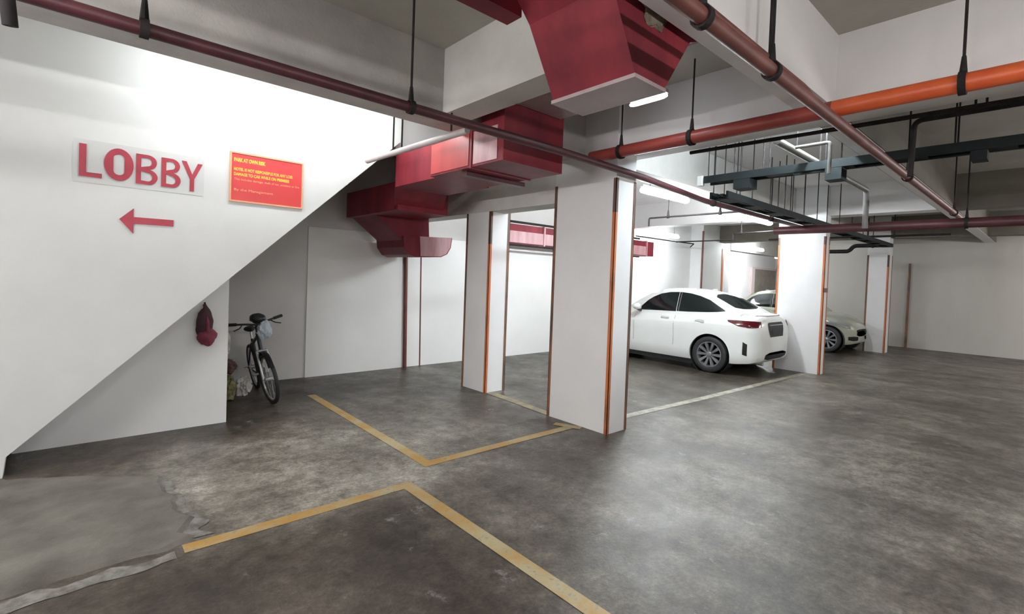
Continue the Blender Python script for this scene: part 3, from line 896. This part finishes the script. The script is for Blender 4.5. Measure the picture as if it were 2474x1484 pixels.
TX = [('PARK AT OWN RISK', 1.042, 2.556, 0.046, 'yellowprint', 0.262, 0.0022),
      ('HOTEL IS NOT RESPONSIBLE FOR ANY LOSS', 1.042, 2.475, 0.036, 'yellowprint', 0.505, 0.0014),
      ('DAMAGE TO CAR WHILE ON PREMISES', 1.042, 2.430, 0.036, 'yellowprint', 0.475, 0.0014),
      ('This includes damage, theft of car, accident or fire', 1.045, 2.388, 0.028, 'paleprint', 0.565, 0.0),
      ('By the Management', 1.045, 2.292, 0.030, 'paleprint', 0.33, 0.0), ('2016', 1.092, 2.262, 0.026, 'paleprint', 0.05, 0.0)]
for body, x, z, s, m, wid, th in TX[:5]:
    o = text_mesh('printed_text', M[m], body, x, z, s, 0.0108, nb, 1.0, th)
    w = max(q.co.x for q in o.data.vertices)-x
    for q in o.data.vertices:
        q.co.x = x+(q.co.x-x)*wid/w
at(nb)

# ------------------------------------------------------------------ things under the stair
hb = empty('cloth_bag', (0.945, 5.69, 0.80), 'maroon drawstring bag hanging on the wall under the stair', 'bag')
blob('body', M['maroonbag'], (0.955, 5.635, 0.895), (0.078, 0.05, 0.092), 0.18, 3, 2, hb)
blob('flap', M['darkcloth'], (0.935, 5.645, 1.02), (0.072, 0.045, 0.17), 0.15, 3, 5, hb)
tube('strap', M['maroonbag'], [(0.955, 5.60, 0.93), (0.952, 5.595, 1.03), (0.94, 5.64, 1.16), (0.935, 5.67, 1.21)], 0.016, hb, 8)
tube('hook', M['rod'], bend([(0.935, 5.70, 1.20), (0.935, 5.655, 1.20), (0.935, 5.655, 1.235)], 0.01), 0.008, hb, 8)
at(hb)

def bicycle():
    e = empty('bicycle', (1.78, 7.08, 0), 'black bicycle parked under the stair facing out with its handlebar turned', 'bicycle')
    r = 0.30
    base = 0.90
    F, Rr = Vector((0, -base, r)), Vector((0, 0, r))
    def wheel(c, steer):
        mt = Matrix.Translation(c) @ Matrix.Rotation(steer, 4, 'Z')
        bm = bmesh.new()
        R0, rt_ = r-0.022, 0.022
        add_lathe(bm, [(R0+rt_*math.cos(2*PI*i/8), rt_*math.sin(2*PI*i/8)) for i in range(8)], 36, mt, True)
        w = fin(bm, 'wheel', M['rubber'], e, smooth=True)
        bm = bmesh.new()
        add_lathe(bm, [(r-0.045, -0.012), (r-0.060, -0.008), (r-0.060, 0.008), (r-0.045, 0.012)], 36, mt, True)
        fin(bm, 'rim', M['steel'], w, smooth=True)
        bm = bmesh.new()
        for i in range(16):
            a = 2*PI*i/16
            s = 0.025*(1 if i % 2 else -1)
            add_tube(bm, [mt @ Vector((s, 0.02*math.cos(a), 0.02*math.sin(a))), mt @ Vector((0, (r-0.06)*math.cos(a), (r-0.06)*math.sin(a)))], 0.0022, 5)
        fin(bm, 'spokes', M['steel'], w)
        bm = bmesh.new()
        add_lathe(bm, [(0.024, -0.04), (0.024, 0.04)], 12, mt)
        fin(bm, 'hub', M['steel'], w, smooth=True)
    wheel(F, 0.10)
    wheel(Rr, 0)
    bb = Vector((0, -0.42, 0.28))
    seat = Vector((0, -0.24, 0.70))
    hd0, hd1 = Vector((0, -base+0.17, 0.66)), Vector((0, -base+0.22, 0.80))
    bm = bmesh.new()
    add_tube(bm, [bb, seat], 0.017, 10)
    add_tube(bm, [bb, hd0], 0.021, 10)
    add_tube(bm, [seat-Vector((0, 0, 0.06)), hd1], 0.018, 10)
    add_tube(bm, [hd0-Vector((0, 0, 0.03)), hd1+Vector((0, 0, 0.03))], 0.024, 10)
    for s in (-0.06, 0.06):
        add_tube(bm, [bb+Vector((s*0.4, 0, 0)), Rr+Vector((s, 0, 0))], 0.010, 8)
        add_tube(bm, [seat+Vector((s*0.3, 0, -0.05)), Rr+Vector((s, 0, 0))], 0.009, 8)
    fin(bm, 'frame', M['blackplastic'], e, smooth=True)
    bm = bmesh.new()
    cr = hd0+Vector((0, -0.02, -0.04))
    for s in (-0.055, 0.055):
        add_tube(bm, [cr+Vector((s, 0, 0)), F+Vector((s, 0, 0))], 0.013, 8)
    add_tube(bm, [cr+Vector((-0.055, 0, 0)), cr+Vector((0.055, 0, 0))], 0.018, 8)
    fin(bm, 'fork', M['steel'], e, smooth=True)
    st = hd1+Vector((0, 0.02, 0.10))
    tube('stem', M['blackplastic'], [hd1, st, st+Vector((0, -0.06, 0.03))], 0.016, e, 10)
    hbz = st+Vector((0, -0.06, 0.03))
    tube('handlebar', M['blackplastic'], bend([hbz+Vector((-0.30, 0.08, 0.05)), hbz+Vector((-0.12, 0, 0.03)), hbz, hbz+Vector((0.12, 0, 0.03)), hbz+Vector((0.30, 0.08, 0.05))], 0.04), 0.012, e, 10)
    for s in (-1, 1):
        tube('grip', M['rubber'], [hbz+Vector((s*0.30, 0.08, 0.05)), hbz+Vector((s*0.20, 0.035, 0.04))], 0.018, e, 10)
        tube('brake_lever', M['blackplastic'], [hbz+Vector((s*0.15, -0.01, 0.03)), hbz+Vector((s*0.19, -0.06, 0.0)), hbz+Vector((s*0.25, -0.05, -0.02))], 0.007, e, 8)
    # mudguard
    bm = bmesh.new()
    A = []
    for i in range(13):
        a = math.radians(35+i*8.5)
        row = []
        for q in (-0.032, -0.016, 0.016, 0.032):
            rr_ = r+0.026-(0.012 if abs(q) > 0.02 else 0)
            row.append(bm.verts.new(F+Vector((q, -rr_*math.cos(a), rr_*math.sin(a)))))
        A.append(row)
    for a, b in zip(A, A[1:]):
        for i in range(3):
            bm.faces.new((a[i], a[i+1], b[i+1], b[i]))
    bmesh.ops.solidify(bm, geom=bm.faces[:], thickness=0.004)
    fin(bm, 'mudguard', M['blackplastic'], e, smooth=True)
    # saddle
    bm = bmesh.new()
    bmesh.ops.create_icosphere(bm, subdivisions=3, radius=1)
    for v in bm.verts:
        w = 0.075*(0.45+0.55*max(0, min(1, (v.co.y+1)/1.6)))
        v.co = Vector((v.co.x*w, v.co.y*0.13, v.co.z*0.035))+seat+Vector((0, 0.02, 0.13))
    fin(bm, 'saddle', M['rubber'], e, smooth=True)
    tube('seat_post', M['steel'], [seat, seat+Vector((0, 0.02, 0.12))], 0.013, e, 10)
    bm = bmesh.new()
    add_lathe(bm, [(0.07, -0.004), (0.07, 0.004)], 20, Matrix.Translation(bb+Vector((0.05, 0, 0))))
    add_tube(bm, [bb+Vector((-0.08, 0, 0)), bb+Vector((0.08, 0, 0))], 0.014, 8)
    add_tube(bm, [bb+Vector((0.08, 0, 0)), bb+Vector((0.09, -0.10, -0.10)), bb+Vector((0.15, -0.10, -0.10))], 0.01, 8)
    add_tube(bm, [bb+Vector((-0.08, 0, 0)), bb+Vector((-0.09, 0.10, 0.10)), bb+Vector((-0.15, 0.10, 0.10))], 0.01, 8)
    fin(bm, 'crank', M['steel'], e, smooth=True)
    e.rotation_euler = (0, -0.17, -0.06)
    return e
bicycle()
# helmet and bag that hang on the handlebar, and the clutter beside the wheel
tag(blob('helmet', M['blackplastic'], (1.545, 6.20, 1.01), (0.085, 0.10, 0.06), 0.10, 3, 4), 'black helmet hung over the bicycle handlebar', 'helmet')
tag(blob('shopping_bag', M['bluegrey'], (1.60, 6.12, 0.88), (0.075, 0.05, 0.10), 0.3, 4, 8), 'blue grey bag hanging from the bicycle handlebar', 'bag')
tag(blob('sack', M['olive'], (1.34, 6.62, 0.14), (0.09, 0.12, 0.15), 0.25, 4, 11, flat=0.0), 'olive sack on the floor behind the under-stair wall', 'sack')
tag(blob('plastic_bag', M['whitebag'], (1.555, 6.80, 0.10), (0.075, 0.09, 0.13), 0.5, 5, 21, flat=0.0), 'crumpled white plastic bag on the floor beside the bicycle', 'bag')
tag(blob('cloth_bundle', M['browncloth'], (1.35, 6.64, 0.40), (0.08, 0.09, 0.085), 0.25, 4, 31), 'brown cloth bundle lying on top of the olive sack', 'cloth')
tag(blob('plastic_bag', M['whitebag'], (1.30, 6.62, 0.68), (0.06, 0.07, 0.14), 0.35, 5, 41), 'white plastic bag hanging beside the corner above the brown bundle', 'bag')

# ------------------------------------------------------------------ cars
def smooth_interp(xs, ys, x):
    """monotone cubic through the table"""
    xs, ys = np.array(xs, float), np.array(ys, float)
    d = np.diff(ys)/np.diff(xs)
    m = np.zeros(len(xs))
    m[0], m[-1] = d[0], d[-1]
    for i in range(1, len(xs)-1):
        m[i] = 0 if d[i-1]*d[i] <= 0 else 2*d[i-1]*d[i]/(d[i-1]+d[i])
    i = int(min(max(np.searchsorted(xs, x)-1, 0), len(xs)-2))
    h = xs[i+1]-xs[i]
    s = (x-xs[i])/h
    return float((2*s**3-3*s**2+1)*ys[i]+(s**3-2*s**2+s)*h*m[i]+(-2*s**3+3*s**2)*ys[i+1]+(s**3-s**2)*h*m[i+1])

def build_car(label, paint, loc, rotz, CL, win, mirror_l):
    e = empty('car', loc, label, 'car', rotz=rotz)
    LS = [0.00, 0.03, 0.09, 0.20, 0.45, 0.80, 1.3, 2.2, 3.0, 3.4, 3.70, 3.88, 3.98, 4.04, 4.07]
    T = dict(
        W=[.52, .63, .72, .785, .835, .85, .855, .855, .85, .84, .81, .73, .63, .53, .42],
        zl=[.38, .30, .25, .22, .19, .18, .17, .17, .17, .18, .20, .20, .22, .25, .30],
        zb=[.66, .88, 1.005, 1.03, 1.035, 1.03, 1.01, .97, .94, .91, .85, .77, .70, .64, .57],
        zd=[.69, .92, 1.075, 1.10, 1.10, 1.08, 1.05, 1.02, 1.0, .985, .93, .84, .76, .69, .60])
    g = lambda k, l: smooth_interp(LS, T[k], l)
    bm = bmesh.new()
    rows = []
    ls = sorted(set(LS+[i*0.11 for i in range(1, 40) if i*0.11 < 3.99]+[0.015, 0.06, 0.14, 4.01]))
    for l in ls:
        W, zl, zb, zd = g('W', l), g('zl', l), g('zb', l), g('zd', l)
        h = zb-zl
        half = [(0.0, zl), (W-.16, zl), (W-.05, zl+.03*h), (W-.018, zl+.12*h), (W-.006, zl+.28*h), (W-.012, zl+.48*h), (W, zl+.66*h), (W+.002, zl+.82*h), (W-.004, zl+.855*h), (W-.07, zl+.96*h), (W-.10, zb), ((W-.10)*.7, zb+(zd-zb)*.62), ((W-.10)*.35, zb+(zd-zb)*.93), (0.0, zd)]
        ring = [(x, z) for x, z in half]+[(-x, z) for x, z in half[-2:0:-1]]
        rows.append([bm.verts.new((x, l, z)) for x, z in ring])
    n = len(rows[0])
    for a, b in zip(rows, rows[1:]):
        for k in range(n):
            bm.faces.new((a[k], a[(k+1) % n], b[(k+1) % n], b[k]))
    bm.faces.new(rows[0])
    bm.faces.new(rows[-1][::-1])
    bmesh.ops.recalc_face_normals(bm, faces=bm.faces)
    me = bpy.data.meshes.new('body')
    bm.to_mesh(me)
    bm.free()
    body_full = me
    # wheel wells cut out
    body = bpy.data.objects.new('body', me)
    COL.objects.link(body)
    cutters = []
    axles = (0.84, 3.52)
    for ax in axles:
        for s in (-1, 1):
            cb = bmesh.new()
            a, b = sorted((s*0.58, s*1.0))
            add_lathe(cb, [(0.375, a), (0.375, b)], 40, Matrix.Translation((0, ax, 0.325)))
            bmesh.ops.recalc_face_normals(cb, faces=cb.faces)
            cm = bpy.data.meshes.new('c')
            cb.to_mesh(cm)
            cb.free()
            co = bpy.data.objects.new('c', cm)
            COL.objects.link(co)
            md = body.modifiers.new('b', 'BOOLEAN')
            md.operation = 'DIFFERENCE'
            md.object = co
            md.solver = 'EXACT'
            cutters.append(co)
    dg = bpy.context.evaluated_depsgraph_get()
    me2 = bpy.data.meshes.new_from_object(body.evaluated_get(dg))
    bpy.data.objects.remove(body)
    for c in cutters:
        bpy.data.objects.remove(c)
    me2.materials.clear()
    body = link('body', me2, M[paint], e)
    for p in me2.polygons:
        p.use_smooth = True
    me2.set_sharp_from_angle(angle=math.radians(32))
    # cabin
    ZR = [1.09, 1.165, 1.26, 1.36, 1.43, 1.468, 1.492, 1.48, 1.43, 1.31, 1.15, 0.985]
    WR = [.62, .60, .585, .57, .56, .555, .555, .56, .565, .585, .62, .66]
    bm = bmesh.new()
    rows = []
    for l in sorted(set(CL+[CL[0]+0.09*i for i in range(40) if CL[0]+0.09*i < CL[-1]-0.02])):
        zr, wr, zb, W = smooth_interp(CL, ZR, l), smooth_interp(CL, WR, l), g('zb', l)-0.03, g('W', l)-.105
        W = W-0.05*max(0, (CL[2]-l)/0.35)
        zr = max(zr, zb+0.02)
        H = zr-zb
        half = [(W, zb)]
        for s in (0.25, 0.5, 0.75, 0.88):
            half.append((W+(wr+0.03-W)*s**1.25, zb+H*s))
        half += [(wr-.005, zr-.045*min(1, H/.3)), (wr-.06, zr-.014*min(1, H/.3)), (wr*.5, zr+.004), (0, zr+.012)]
        ring = half+[(-x, z) for x, z in half[-2::-1]]
        rows.append([bm.verts.new((x, l, z)) for x, z in ring])
    n = len(rows[0])
    for a, b in zip(rows, rows[1:]):
        for k in range(n-1):
            bm.faces.new((a[k], a[k+1], b[k+1], b[k]))
        bm.faces.new((a[n-1], a[0], b[0], b[n-1]))
    bm.faces.new(rows[0])
    bm.faces.new(rows[-1][::-1])
    cab = fin(bm, 'cabin', M[paint], e, smooth=True)
    # projection target: body and cabin before the cut
    verts, faces = [], []
    for msh in (body_full, cab.data):
        off = len(verts)
        verts += [q.co.copy() for q in msh.vertices]
        faces += [[off+i for i in p.vertices] for p in msh.polygons]
    bvh = BVHTree.FromPolygons(verts, faces)

    def patch(name, m, cols, org, dr, nv=6, off=0.004, parent=e, nu=3):
        """cols: list of (u, v0, v1); org(u, v) gives a point outside; rays follow dr onto the car"""
        bmp = bmesh.new()
        full = []
        for (a, b) in zip(cols, cols[1:]):
            for i in range(nu):
                s = i/nu
                full.append(tuple(a[k]+(b[k]-a[k])*s for k in range(3)))
        full.append(cols[-1])
        dv = Vector(dr).normalized()
        R = []
        for u, v0, v1 in full:
            row = []
            for j in range(nv+1):
                o_ = Vector(org(u, v0+(v1-v0)*j/nv))
                hit, nn, _, _ = bvh.ray_cast(o_, dv, 6)
                if hit is None:
                    hit, nn = o_+dv*1.2, -dv
                if nn.dot(dv) > 0:
                    nn = -nn
                row.append(bmp.verts.new(hit+nn*off))
            R.append(row)
        for a, b in zip(R, R[1:]):
            for j in range(nv):
                bmp.faces.new((a[j], a[j+1], b[j+1], b[j]))
        bmesh.ops.solidify(bmp, geom=bmp.faces[:], thickness=0.0015)
        return fin(bmp, name, m, parent, smooth=True)
    side_o = lambda s: (lambda l, z: (s*2.0, l, z))
    for s in (-1, 1):
        for cols in win:
            patch('window', M['glass'], cols, side_o(s), (-s, 0, 0))
        bl = win[0][-1][0]+0.005
        patch('window_pillar', M['blackplastic'], [(bl, win[0][-1][1], win[0][-1][2]), (bl+0.04, win[0][-1][1], win[0][-1][2])], side_o(s), (-s, 0, 0), off=0.003)
        # handles
        for l in (bl-0.50, bl+0.22):
            h = patch('door_handle', M[paint], [(l-.09, .90, .925), (l, .90, .93), (l+.09, .90, .925)], side_o(s), (-s, 0, 0), off=0.028, nv=3)
        # door gaps
        for l0 in (bl+0.02, bl+0.92):
            patch('door_gap', M['blackplastic'], [(l0, 0.42, 0.975), (l0+0.006, 0.42, 0.975)], side_o(s), (-s, 0, 0), off=0.0015, nv=10, nu=1)
        # mirror
        bmm = bmesh.new()
        bmesh.ops.create_icosphere(bmm, subdivisions=3, radius=1)
        for q in bmm.verts:
            q.co = Vector((s*0.945+q.co.x*0.11, mirror_l+q.co.y*0.075, 1.10+q.co.z*0.065))
        mr = fin(bmm, 'mirror', M[paint], e, smooth=True)
        tube('mirror_arm', M['blackplastic'], [(s*0.76, mirror_l+0.04, 1.01), (s*0.90, mirror_l+0.01, 1.05)], 0.03, mr, 8)
        # tail lamps wrap the corner
        patch('tail_lamp', M['taillight'], [(-0.30, .945, .975), (-0.18, .885, .98), (-0.04, .865, .98), (0.08, .87, .98), (0.19, .885, .975)],
              (lambda s: (lambda u, z: (s*(0.8-u*0.72)+s*1.5, 0.1-u*0.72-1.5, z)))(s), (-s, 1, 0), nv=5, off=0.006)
        # rear bumper vent
        patch('bumper_vent', M['blackplastic'], [(0.19, .38, .58), (0.26, .40, .62)], side_o(s), (-s, 0, 0), off=0.004)
        # head lamps and fog lamps
        patch('head_lamp', M['headlight'], [(-0.42, .74, .80), (-0.2, .68, .78), (0.0, .635, .745), (0.2, .62, .71)],
              (lambda s: (lambda u, z: (s*(0.75-u*0.72)+s*1.5, 3.82+u*0.72+1.5, z)))(s), (-s, -1, 0), nv=5, off=0.006)
        patch('fog_lamp', M['blackplastic'], [(0.32, .33, .42), (0.55, .32, .43), (0.66, .34, .42)], (lambda s: (lambda u, z: (s*u, 6.0, z)))(s), (0, -1, 0), off=0.006)
    patch('rear_window', M['glass'], [(x, CL[0]+f0*(CL[4]-CL[0]), CL[0]+f1*(CL[4]-CL[0])) for x, f0, f1 in ((-0.50, .23, .72), (-0.3, .15, .84), (0, .12, .87), (0.3, .15, .84), (0.50, .23, .72))], lambda x, l: (x, l, 3), (0, 0, -1), nv=10)
    patch('windscreen', M['glass'], [(x, CL[8]+f0*(CL[11]-CL[8]), CL[8]+f1*(CL[11]-CL[8])) for x, f0, f1 in ((-0.56, .1, .68), (-0.3, .03, .86), (0, 0, .9), (0.3, .03, .86), (0.56, .1, .68))], lambda x, l: (x, l, 3), (0, 0, -1), nv=10)
    rear_o = lambda x, z: (x, -2, z)
    patch('number_plate_recess', M['blackplastic'], [(-0.33, .84, .93), (-.28, .70, .955), (.28, .70, .955), (.33, .84, .93)], rear_o, (0, 1, 0), nv=4, off=0.006, nu=5)
    patch('number_plate', M['plate'], [(-0.20, .74, .82), (.20, .74, .82)], rear_o, (0, 1, 0), nv=2, off=0.012, nu=4)
    patch('chrome_strip', M['chrome'], [(-0.30, .90, .915), (.30, .90, .915)], rear_o, (0, 1, 0), nv=2, off=0.014, nu=6)
    patch('boot_lip', M['blackplastic'], [(-0.50, 1.060, 1.068), (.50, 1.060, 1.068)], rear_o, (0, 1, 0), nv=1, off=0.004, nu=8)
    patch('bumper_diffuser', M['blackplastic'], [(-0.46, .33, .40), (-0.3, .30, .43), (.3, .30, .43), (.46, .33, .40)], rear_o, (0, 1, 0), nv=3, off=0.006, nu=4)
    patch('grille', M['blackplastic'], [(-0.42, .46, .58), (-.2, .42, .60), (.2, .42, .60), (.42, .46, .58)], lambda x, z: (x, 6, z), (0, -1, 0), nv=4, off=0.005, nu=4)
    bmx = bmesh.new()
    add_tube(bmx, [(-0.42, 0.34, 0.24), (-0.42, 0.05, 0.23)], 0.03, 10)
    fin(bmx, 'exhaust', M['steel'], e, smooth=True)
    box('sill', M['blackplastic'], -0.74, 0.74, 1.2, 3.15, 0.10, 0.20, e)  # black underbody block, set low to deepen the dark under the car
    # wheels
    for ax in axles:
        for s in (-1, 1):
            mt = Matrix.Translation((s*0.745, ax, 0.325)) @ Matrix.Diagonal((1, 1.04, 1.04, 1)) @ Matrix.Rotation(0 if s > 0 else PI, 4, 'Z')
            bm = bmesh.new()
            prof = [(0.215, 0.085), (0.24, 0.098), (0.285, 0.10), (0.306, 0.085), (0.312, 0.05), (0.312, -0.05), (0.306, -0.085), (0.285, -0.1), (0.215, -0.09)]
            add_lathe(bm, prof, 40, mt, True)
            w = fin(bm, 'wheel', M['rubber'], e, smooth=True)
            bm = bmesh.new()
            a_, b_ = s*0.585, s*0.815
            add_lathe(bm, [(0.05, a_), (0.372, a_), (0.372, b_), (0.369, b_), (0.369, a_+s*0.004), (0.05, a_+s*0.004)], 40, Matrix.Translation((0, ax, 0.325)), True)
            fin(bm, 'wheel_well', M['blackplastic'], e, smooth=True)
            bm = bmesh.new()
            add_lathe(bm, [(0.216, -0.08), (0.222, 0.088), (0.210, 0.090), (0.196, 0.06), (0.196, -0.08)], 40, mt, True)
            rim = fin(bm, 'rim', M['alloy'], w, smooth=True)
            bm = bmesh.new()
            add_lathe(bm, [(0.0, -0.02), (0.20, -0.02)], 32, mt)
            fin(bm, 'brake_disc', M['blackplastic'], w)
            for k in range(10):
                bm = bmesh.new()
                a = 2*PI*k/10
                ro = Matrix.Rotation(a, 4, 'X')
                vv = [(0.065, 0.036, -0.014), (0.065, 0.036, 0.014), (0.082, 0.205, 0.026), (0.082, 0.205, -0.026)]
                vb = [(0.03, p[1], p[2]) for p in vv]
                A = [bm.verts.new(mt @ ro @ Vector(p)) for p in vv]
                B = [bm.verts.new(mt @ ro @ Vector(p)) for p in vb]
                bm.faces.new(A)
                bm.faces.new(B[::-1])
                for i in range(4):
                    bm.faces.new((A[i], B[i], B[(i+1) % 4], A[(i+1) % 4]))
                fin(bm, 'spoke', M['alloy'], w)
            bm = bmesh.new()
            add_lathe(bm, [(0.045, 0.03), (0.045, 0.075), (0.035, 0.082)], 20, mt)
            fin(bm, 'hub_cap', M['alloy'], w, smooth=True)
    # roof aerial
    bm = bmesh.new()
    add_prism(bm, [(-0.012, CL[4]+.02, 1.42), (-0.012, CL[4]+.18, 1.46), (-0.012, CL[4]+.10, 1.505), (-0.012, CL[4]+.04, 1.505)], (0.024, 0, 0))
    fin(bm, 'roof_aerial', M[paint], e, bevel=0.004)
    return e
build_car('white sedan parked nose to the wall between two pillars', 'carwhite', (9.30, 3.40, 0), 0,
          [0.38, 0.50, 0.68, 0.88, 1.10, 1.32, 1.62, 1.90, 2.14, 2.40, 2.62, 2.84],
          [[(0.64, 1.115, 1.13), (0.78, 1.095, 1.205), (0.95, 1.08, 1.30), (1.15, 1.07, 1.365), (1.35, 1.06, 1.405), (1.53, 1.055, 1.42)],
           [(1.585, 1.05, 1.42), (1.78, 1.045, 1.41), (1.98, 1.04, 1.37), (2.14, 1.035, 1.30), (2.26, 1.03, 1.22), (2.38, 1.025, 1.10)]], 2.33)
build_car('pale silver green car parked nose out behind the far pillar', 'carsilver', (14.72, 7.43, 0), PI,
          [1.10, 1.22, 1.36, 1.50, 1.66, 1.85, 2.10, 2.35, 2.58, 2.82, 3.02, 3.22],
          [[(1.36, 1.08, 1.10), (1.48, 1.05, 1.20), (1.60, 1.04, 1.29), (1.75, 1.03, 1.36), (1.95, 1.03, 1.39), (2.10, 1.03, 1.40)],
           [(2.155, 1.03, 1.40), (2.3, 1.02, 1.385), (2.45, 1.02, 1.34), (2.6, 1.01, 1.26), (2.75, 1.01, 1.14)]], 2.72)
